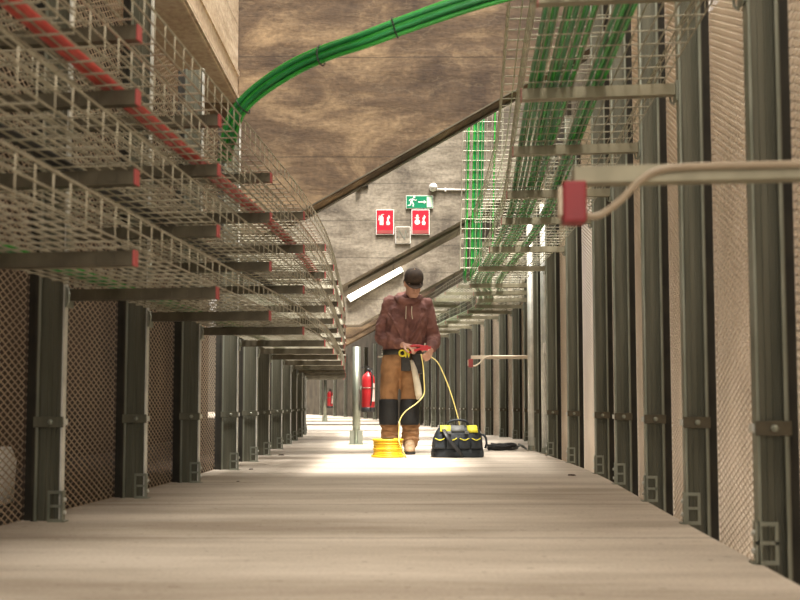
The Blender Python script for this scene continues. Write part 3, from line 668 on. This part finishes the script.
# trunk, limbs
loft(bm, [(.02,0,.86,.13,.10), (.02,0,.95,.15,.105), (.03,0,1.08,.145,.10), (.05,.005,1.22,.165,.11), (.06,.01,1.36,.17,.10), (.065,.02,1.45,.11,.075)])
for a_, b_, c_, r3 in ((ShL, ElL, WrL, 1), (ShR, ElR, WrR, 1)): limb(bm, [a_, (a_+b_)/2, b_, (b_+c_)/2, c_], [.058,.05,.043,.04,.028])
for sx, ax in ((-1, -.108), (1, .088)):
    limb(bm, [(sx*.075,0,.88), (sx*.088-.01,-.01,.68), (ax-.01,-.02,.48), (ax,.01,.28), (ax,.02,.09)], [.09,.078,.056,.055,.042])
def hand(bm, wr_, dirv, palm, thumb_side, curl):
    d = Vector(dirv).normalized(); pn = Vector(palm).normalized(); pn = (pn-d*pn.dot(d)).normalized(); s_ = d.cross(pn).normalized()*thumb_side
    W_ = Vector(wr_)
    for k, o_ in enumerate((-.028, -.010, .010, .028)):
        limb(bm, [W_, W_+d*.05+s_*o_, W_+d*.088+s_*o_], [.019,.0135,.0115], 8)
    for k, (o_, L_) in enumerate(((-.030,.058), (-.010,.070), (.011,.076), (.031,.068))):
        p0 = W_+d*.088+s_*o_*1.05; c1 = curl*.6; c2 = curl*1.3; c3 = curl*1.9
        p1 = p0+(d*math.cos(c1)+pn*math.sin(c1))*L_*.42; p2 = p1+(d*math.cos(c2)+pn*math.sin(c2))*L_*.32; p3 = p2+(d*math.cos(c3)+pn*math.sin(c3))*L_*.26
        limb(bm, [p0, p1, p2, p3], [.0100,.0092,.0085,.0075], 8)
    q0 = W_+d*.025+s_*.028; q1 = q0+d*.028+s_*.024+pn*.012; q2 = q1+d*.026+s_*.006+pn*.016; q3 = q2+d*.018-s_*.004+pn*.010
    limb(bm, [q0, q1, q2, q3], [.0145,.0115,.0100,.0085], 8)
hand(bm, WrL+Vector((.01,-.01,0)), (.75,-.55,-.25), (0,.3,-1), -1, .75)
hand(bm, WrR, (-.25,-.75,-.55), (-.8,.2,-.3), -1, .75)
body = mk('body', bm, 'skin', W0); remesh(body, .0048, 3)
for sx in (-1, 1):
    bm = BM(); bmesh.ops.create_uvsphere(bm, u_segments=12, v_segments=8, radius=.0125, matrix=Matrix.Translation(hp(sx*.032,-.078,.008)))
    mk('eye', bm, 'white', body, True)
    bm = BM(); bmesh.ops.create_uvsphere(bm, u_segments=10, v_segments=6, radius=.006, matrix=Matrix.Translation(hp(sx*.032,-.0875,.004))); mk('iris', bm, 'hair', body, True)
# hair at the back and sides
bm = BM()
for sx in (-1, 1): limb(bm, [hp(sx*.072,.0,.045), hp(sx*.072,.04,.0), hp(sx*.055,.07,-.04)], [.016,.02,.018], 10)
limb(bm, [hp(-.05,.085,-.02), hp(0,.098,-.03), hp(.05,.085,-.02)], [.02,.024,.02], 10)
o = mk('hair', bm, 'hair', W0); remesh(o, .006, 2)
# cap
bm = BM()
R_ = []
for z, k_ in ((.030,1.0), (.06,1.03), (.09,.98), (.115,.84), (.134,.55), (.142,.2)):
    R_.append([bm.verts.new(hp(.088*k_*math.cos(k*PI/12), .004+.108*k_*math.sin(k*PI/12), z)) for k in range(24)])
for i in range(len(R_)-1):
    for k in range(24): bm.faces.new((R_[i][k], R_[i][(k+1)%24], R_[i+1][(k+1)%24], R_[i+1][k]))
bm.faces.new(R_[-1]); bm.faces.new(R_[0][::-1])
cap = mk('cap', bm, 'cap', W0, True)
bm = BM(); up_ = []; dn = []
for k in range(13):
    a_ = PI+PI*k/12; up_.append(bm.verts.new(hp(.084*math.cos(a_), .0+.172*math.sin(a_)*(1 if True else 0)-.01, .034-.018*abs(math.cos(a_))*0+.0))); dn.append(bm.verts.new(hp(.084*math.cos(a_), .172*math.sin(a_)-.01, .028)))
bm.faces.new(up_); bm.faces.new(dn[::-1])
for k in range(12): bm.faces.new((up_[k], dn[k], dn[k+1], up_[k+1]))
mk('brim', bm, 'cap', cap)
bm = BM(); lathe(bm, [(.007, 0), (.007, .003), (.004, .005)], 12, HM @ Matrix.Translation((0, .004, .141))); mk('button', bm, 'boot', cap)
# hoodie
bm = BM()
loft(bm, [(.018,0,.935,.165,.125), (.018,0,.965,.185,.14), (.025,0,1.02,.195,.15), (.04,0,1.12,.19,.145), (.055,.0,1.24,.20,.15), (.062,.008,1.35,.195,.135), (.066,.02,1.43,.165,.105), (.07,.025,1.475,.115,.085), (.075,.025,1.50,.07,.06)], 24)
for a_, b_, c_ in ((ShL, ElL, WrL), (ShR, ElR, WrR)): limb(bm, [a_, (a_+b_)/2, b_, (b_+c_)/2, b_+(c_-b_)*.90], [.070,.072,.070,.060,.045])
# hood rolled round the neck
hood = [(.07+.098*math.cos(t), -.02+.115*math.sin(t)-.0, 1.455+.045*math.sin(t)) for t in [k*2*PI/16 for k in range(17)]]
tube(bm, hood, .034, 10)
limb(bm, [(-.01,.10,1.46), (.07,.13,1.42), (.15,.10,1.46)], [.045,.06,.045])
# diagonal folds
for p0, p1 in (((-.12,-.12,1.30), (.0,-.155,1.08)), ((.21,-.12,1.3), (.09,-.158,1.06)), ((.05,-.15,1.30), (.045,-.155,1.0)), ((-.13,-.10,1.12), (-.02,-.148,.99)), ((.19,-.11,1.14), (.10,-.148,.99))):
    a_, b_ = Vector(p0), Vector(p1); limb(bm, [a_, (a_+b_)/2+Vector((.01,-.004,0)), b_], [.012,.017,.012], 8)
o = mk('hoodie', bm, 'hoodie', W0); remesh(o, .009, 3, .034, .06)
for (c_, b_) in ((WrL, ElL), (WrR, ElR)):
    d_ = (c_-b_).normalized(); bm = BM(); p0 = b_+(c_-b_)*.86
    tube(bm, [p0, p0+d_*.045], [.043,.036], 16); mk('cuff', bm, 'hoodie', o, True)
bm = BM()
for sx in (-.022, .03): tube(bm, smooth([(.07+sx,-.15,1.36), (.068+sx,-.165,1.30), (.07+sx*1.2,-.168,1.24)]), .004, 6)
mk('drawstring', bm, 'cloth', o, True)
# trousers
bm = BM()
loft(bm, [(.01,0,.80,.165,.115), (.012,0,.88,.175,.13), (.016,0,.96,.165,.12)], 24)
for sx, ax in ((-1, -.108), (1, .088)):
    limb(bm, [(sx*.082,0,.87), (sx*.092-.01,-.01,.70), (ax-.008,-.02,.48), (ax,.005,.30), (ax,.012,.15), (ax,.012,.10)], [.100,.092,.079,.078,.080,.074], 18)
    for z in (.13,.19,.25): 
        tube(bm, [(ax+.079*math.cos(t), .01+.083*math.sin(t), z+.012*math.sin(2*t+z*30)) for t in [k*2*PI/14 for k in range(15)]], .010, 6)
tr = mk('trousers', bm, 'trouser', W0); remesh(tr, .009, 3, .026, .07)
for ax in (-.116, .080):
    bm = BM(); n = 10; rows = []
    for j, z in enumerate((.265,.30,.36,.42,.47,.505)):
        r1 = .089+(.004 if 0 < j < 5 else 0); rows.append([bm.verts.new((ax+r1*math.sin(t), -.012-r1*1.02*math.cos(t), z)) for t in [math.radians(-64+128*i/n) for i in range(n+1)]])
    for j in range(5):
        for i in range(n): bm.faces.new((rows[j][i], rows[j][i+1], rows[j+1][i+1], rows[j+1][i]))
    q = mk('knee_pad', bm, 'pad', tr, True); sl = q.modifiers.new('solid', 'SOLIDIFY'); sl.thickness = .014; sl.offset = .6; q.modifiers.new('sub', 'SUBSURF').render_levels = 1
# belt, pouches, hanging tools
bm = BM(); ring = [(.014+.178*math.cos(t), .133*math.sin(t)) for t in [k*2*PI/28 for k in range(28)]]
v0 = [bm.verts.new((x, y, .915)) for x, y in ring]; v1 = [bm.verts.new((x, y, .965)) for x, y in ring]
for k in range(28): bm.faces.new((v0[k], v0[(k+1)%28], v1[(k+1)%28], v1[k]))
belt = mk('tool_belt', bm, 'leather', W0, True); sl = belt.modifiers.new('solid', 'SOLIDIFY'); sl.thickness = .008; sl.offset = 1
bm = BM(); box(bm, -.045, .045, -.035, .0, -.14, .03, Matrix.Translation((.045,-.14,.90)), .012); mk('tool_pouch', bm, 'leather', belt)
bm = BM(); box(bm, -.05, .05, -.03, .02, -.16, .02, Matrix.Translation((.15,-.115,.90)), .012); mk('tool_pouch', bm, 'leather', belt)
bm = BM(); tube(bm, [(.012+.028*math.cos(t), -.182, .925+.028*math.sin(t)) for t in [k*2*PI/16 for k in range(17)]], .009, 8); mk('yellow_tape', bm, 'lime', belt, True)
for x in (.045, .072):
    bm = BM(); limb(bm, [(x,-.16,.86), (x-.004,-.172,.93), (x-.01,-.175,.955)], [.010,.013,.011], 10); mk('yellow_handle', bm, 'lime', belt, True)
bm = BM(); loft(bm, [(.165,-.16,.50,.022,.018), (.162,-.165,.55,.034,.024), (.145,-.165,.66,.032,.022), (.120,-.168,.78,.026,.02), (.095,-.17,.86,.016,.014)], 14); g = mk('hanging_cloth', bm, 'cloth', belt, True)
# boots
for ax, yy in ((-.10, .0), (.08, -.02)):
    bm = BM()
    loft(bm, [(ax,yy-.055,.022,.052,.145), (ax,yy-.055,.045,.052,.142), (ax,yy-.04,.07,.049,.12), (ax,yy-.0,.10,.046,.075), (ax,yy+.015,.15,.046,.055)], 20, 2.4)
    o = mk('boot', bm, 'boot', W0); remesh(o, .007, 2)
    bm = BM(); loft(bm, [(ax,yy-.055,.0,.052,.146), (ax,yy-.055,.022,.055,.149)], 20, 2.4); mk('sole', bm, 'sole', o)
    bm = BM()
    for k in range(4): tube(bm, [(ax-.022, yy-.115+.02*k, .076+.010*k), (ax, yy-.117+.02*k, .083+.010*k), (ax+.022, yy-.115+.02*k, .076+.010*k)], .003, 5)
    mk('laces', bm, 'cloth', o)
# red tool in the hands
p = Vector((PX+.15, PY-.275, .965)); root = thing('cable_stripper', 'red handled tool held between the worker\'s hands', 'tool', p)
bm = BM(); limb(bm, [(-.075,0,.012), (-.03,-.004,.022), (.03,0,.018)], [.010,.012,.011], 10); mk('handle', bm, 'red', root, True)
bm = BM(); limb(bm, [(-.070,0,-.04), (-.03,-.004,-.024), (.03,0,-.006)], [.010,.012,.011], 10); mk('handle', bm, 'red', root, True)
bm = BM(); box(bm, .025, .095, -.012, .012, -.024, .026, bev=.005); box(bm, .095, .12, -.006, .006, -.012, .014, bev=.003); mk('jaw', bm, 'red', root)
# yellow cables
def cable(pts, r, m, name, label, cat='cable', n=8, group=None):
    pts = smooth(pts, 8); bm = BM(); tube(bm, pts, r, n); o = mk(name, bm, m, None, True, pts[0]); return tag(o, label, cat, group)
cable([at(421,354,7.19), at(423,366,7.17), at(424,380,7.13), at(424,394,7.10), at(417,403,7.05), at(406,411,7.0), at(400,420,6.96), at(399,432,6.93), (at(399,438,6.90))+Vector((0,0,.0)), Vector((-.005,6.86,.125)), Vector((.03,6.85,.05)), Vector((.05,6.86,.009)), Vector((.045,6.92,.009)), Vector((.02,6.99,.009))], .0048, 'ycable', 'yellow_cable', 'yellow cable hanging from the worker\'s hands to the reel on the floor')
cable([at(431,357,7.24), at(438,363,7.2), at(446,380,7.15), at(453,400,7.1), at(458,418,7.05), at(460,428,7.03)], .0048, 'ycable', 'yellow_cable', 'yellow cable hanging from the worker\'s hand into the tool bag')

# ------------------------------------------------------------------ cable reel
c = at(388, 405, 7.03); root = thing('cable_reel', 'yellow cable reel lying flat on the floor at the worker\'s feet', 'cable reel', (c.x, 6.98, 0))
bm = BM(); lathe(bm, [(.142, .0), (.145, .003), (.145, .016), (.142, .019)], 40); mk('bottom_flange', bm, 'yellow', root, True)
bm = BM(); lathe(bm, [(.132, .142), (.136, .145), (.136, .153), (.132, .156)], 40); f_ = mk('top_flange', bm, 'yellow', root, True)
bm = BM(); lathe(bm, [(.05, .157), (.055, .165), (.04, .166)], 24); mk('hub', bm, 'tie', root)
bm = BM(); lathe(bm, [(.112, .0195), (.112, .1415)], 32); mk('drum', bm, 'yellow', root)
bm = BM()
for k in range(8): 
    z = .028+k*.0152; rr = .121 if k % 3 else .124
    tube(bm, [(rr*math.cos(t), rr*math.sin(t), z) for t in [i*2*PI/32 for i in range(33)]], .0076, 6, False)
mk('wound_cable', bm, 'yellow', root, True)

# ------------------------------------------------------------------ tool bag
c = at(457, 405, 7.0); root = thing('tool_bag', 'open black tool bag with bright yellow top panels on the floor right of the worker', 'tool bag', (c.x, 7.0, 0))
bm = BM(); loft(bm, [(0,0,.0,.220,.125), (0,0,.010,.228,.13), (0,0,.045,.228,.13), (0,0,.07,.222,.122)], 32, 5); mk('base', bm, 'bagblk', root)
bm = BM(); loft(bm, [(0,0,.07,.222,.12), (0,0,.13,.218,.115), (.005,0,.19,.205,.098), (.01,0,.235,.185,.078), (.01,0,.262,.165,.05), (.01,0,.268,.13,.03)], 32, 4)
o = mk('bag_body', bm, 'bagblk', root, True)
for x0, x1 in ((-.205, -.11), (-.10, -.005), (.005, .10), (.11, .195)):
    bm = BM(); box(bm, x0, x1, -.142, -.10, .075, .165, Matrix.Rotation(math.radians(0), 4, 'X'), .012); p_ = mk('pocket', bm, 'bagblk', root)
    bm = BM(); tube(bm, smooth([(x0+.006,-.143,.166), ((x0+x1)/2,-.148,.150), (x1-.006,-.143,.166)]), .0035, 6); mk('piping', bm, 'lime', p_)
for x0, x1, m_, nm in ((-.165, -.075, 'lime', 'yellow_panel'), (-.072, .05, 'baggrey', 'grey_panel'), (.075, .165, 'lime', 'yellow_panel')):
    bm = BM()
    a_ = ([(.086,.222), (.076,.242), (.052,.265), (.022,.275)] if x0 < 0 else [(.088,.215), (.079,.238), (.053,.264), (.022,.275)])
    rows = [[bm.verts.new((.01+x*(1-(z-.2)*.6), -y-.006, z)) for x in (x0, (x0+x1)/2, x1)] for y, z in a_]
    for j in range(3):
        for i in range(2): bm.faces.new((rows[j][i], rows[j][i+1], rows[j+1][i+1], rows[j+1][i]))
    q = mk(nm, bm, m_, root, True); q.modifiers.new('solid', 'SOLIDIFY').thickness = .006
bm = BM(); tube(bm, smooth([(-.09,-.02,.262), (-.075,-.03,.30), (-.02,-.035,.318), (.04,-.035,.318), (.085,-.03,.30), (.10,-.02,.262)]), .0105, 10); mk('handle', bm, 'bagblk', root, True)
bm = BM(); tube(bm, smooth([(-.12,-.085,.24), (-.10,-.155,.19), (-.05,-.165,.12), (.0,-.165,.06), (.03,-.150,.02), (.02,-.14,.012)]), .020, 8, True, .3); mk('shoulder_strap', bm, 'tie', root, True)
bm = BM(); tube(bm, smooth([(.19,-.05,.20), (.235,-.07,.18), (.248,-.08,.12), (.237,-.07,.08)]), .010, 8); mk('side_loop', bm, 'bagblk', root, True)
for x in (-.075, .075):
    bm = BM(); box(bm, x-.018, x+.018, -.116, -.098, .20, .225, bev=.004); mk('buckle', bm, 'baggrey', root)

# ------------------------------------------------------------------ dark cable pile by the right wall
c = at(505, 448, 7.95); c = Vector((c.x, 8.0, 0)); root = thing('cable_pile', 'flat tangle of dark cables on the floor beyond the tool bag', 'cable pile', c)
bm = BM()
for k in range(9):
    a0 = random.random()*6; rx = .09+.07*random.random(); ry = .06+.06*random.random(); ox = -.03+.08*random.random()-.03
    tube(bm, [(ox+rx*math.cos(t+a0), ry*math.sin(t+a0)*.9, .010+.0065*k+.006*math.sin(3*t+k)) for t in [i*2*PI/24 for i in range(25)]], .0075, 6, False)
mk('coil', bm, 'tie', root, True)
bm = BM(); tube(bm, smooth([(.10,0,.02), (.16,-.03,.05), (.2,.02,.03), (.15,.05,.06), (.22,.0,.012)]), .010, 8); mk('loose_end', bm, 'baggrey', root, True)

# ------------------------------------------------------------------ things glimpsed behind the left mesh
c = off(wl, 1, 2.75, -.6, 0); root = thing('barrier_block', 'red and white barrier block glimpsed behind the nearest left mesh', 'barrier', c, group=None)
bm = BM(); box(bm, -.18, .0, -.1, .1, 0, .3, bev=.02); mk('red_half', bm, 'red', root)
bm = BM(); box(bm, .001, .14, -.1, .1, 0, .3, bev=.02); mk('white_half', bm, 'white', root)
c = off(wl, 1, 3.55, -.6, 0); bm = BM(); loft(bm, [(0,0,0,.09,.09), (0,0,.02,.11,.11), (0,0,.2,.12,.11), (.01,0,.26,.09,.08)], 18, 3); o = mk('sack', bm, 'white', None, True); o.location = c
tag(o, 'pale sack glimpsed low behind the left mesh', 'sack')
# small debris on the floor
for i, (px, py, s_, lab) in enumerate(((281, 455, .03, 'dark flake of debris on the floor near the far left posts'), (251, 469, .025, 'brown flake of debris on the floor near the left posts'), (572, 475, .03, 'thin pale splinter on the bare floor at right'), (238, 481, .012, 'tiny dark crumb on the floor at left'))):
    d = 360/(py-405); q = at(px, py, d); bm = BM(); loft(bm, [(0,0,0,s_,s_*.6), (.002,0,s_*.25,s_*.7,s_*.4)], 7, 2); o = mk('debris_chip', bm, 'wall_brown'); o.location = (q.x, d, 0.0); o.rotation_euler = (0,0,i*1.3)
    tag(o, lab, 'debris', 'floor debris')
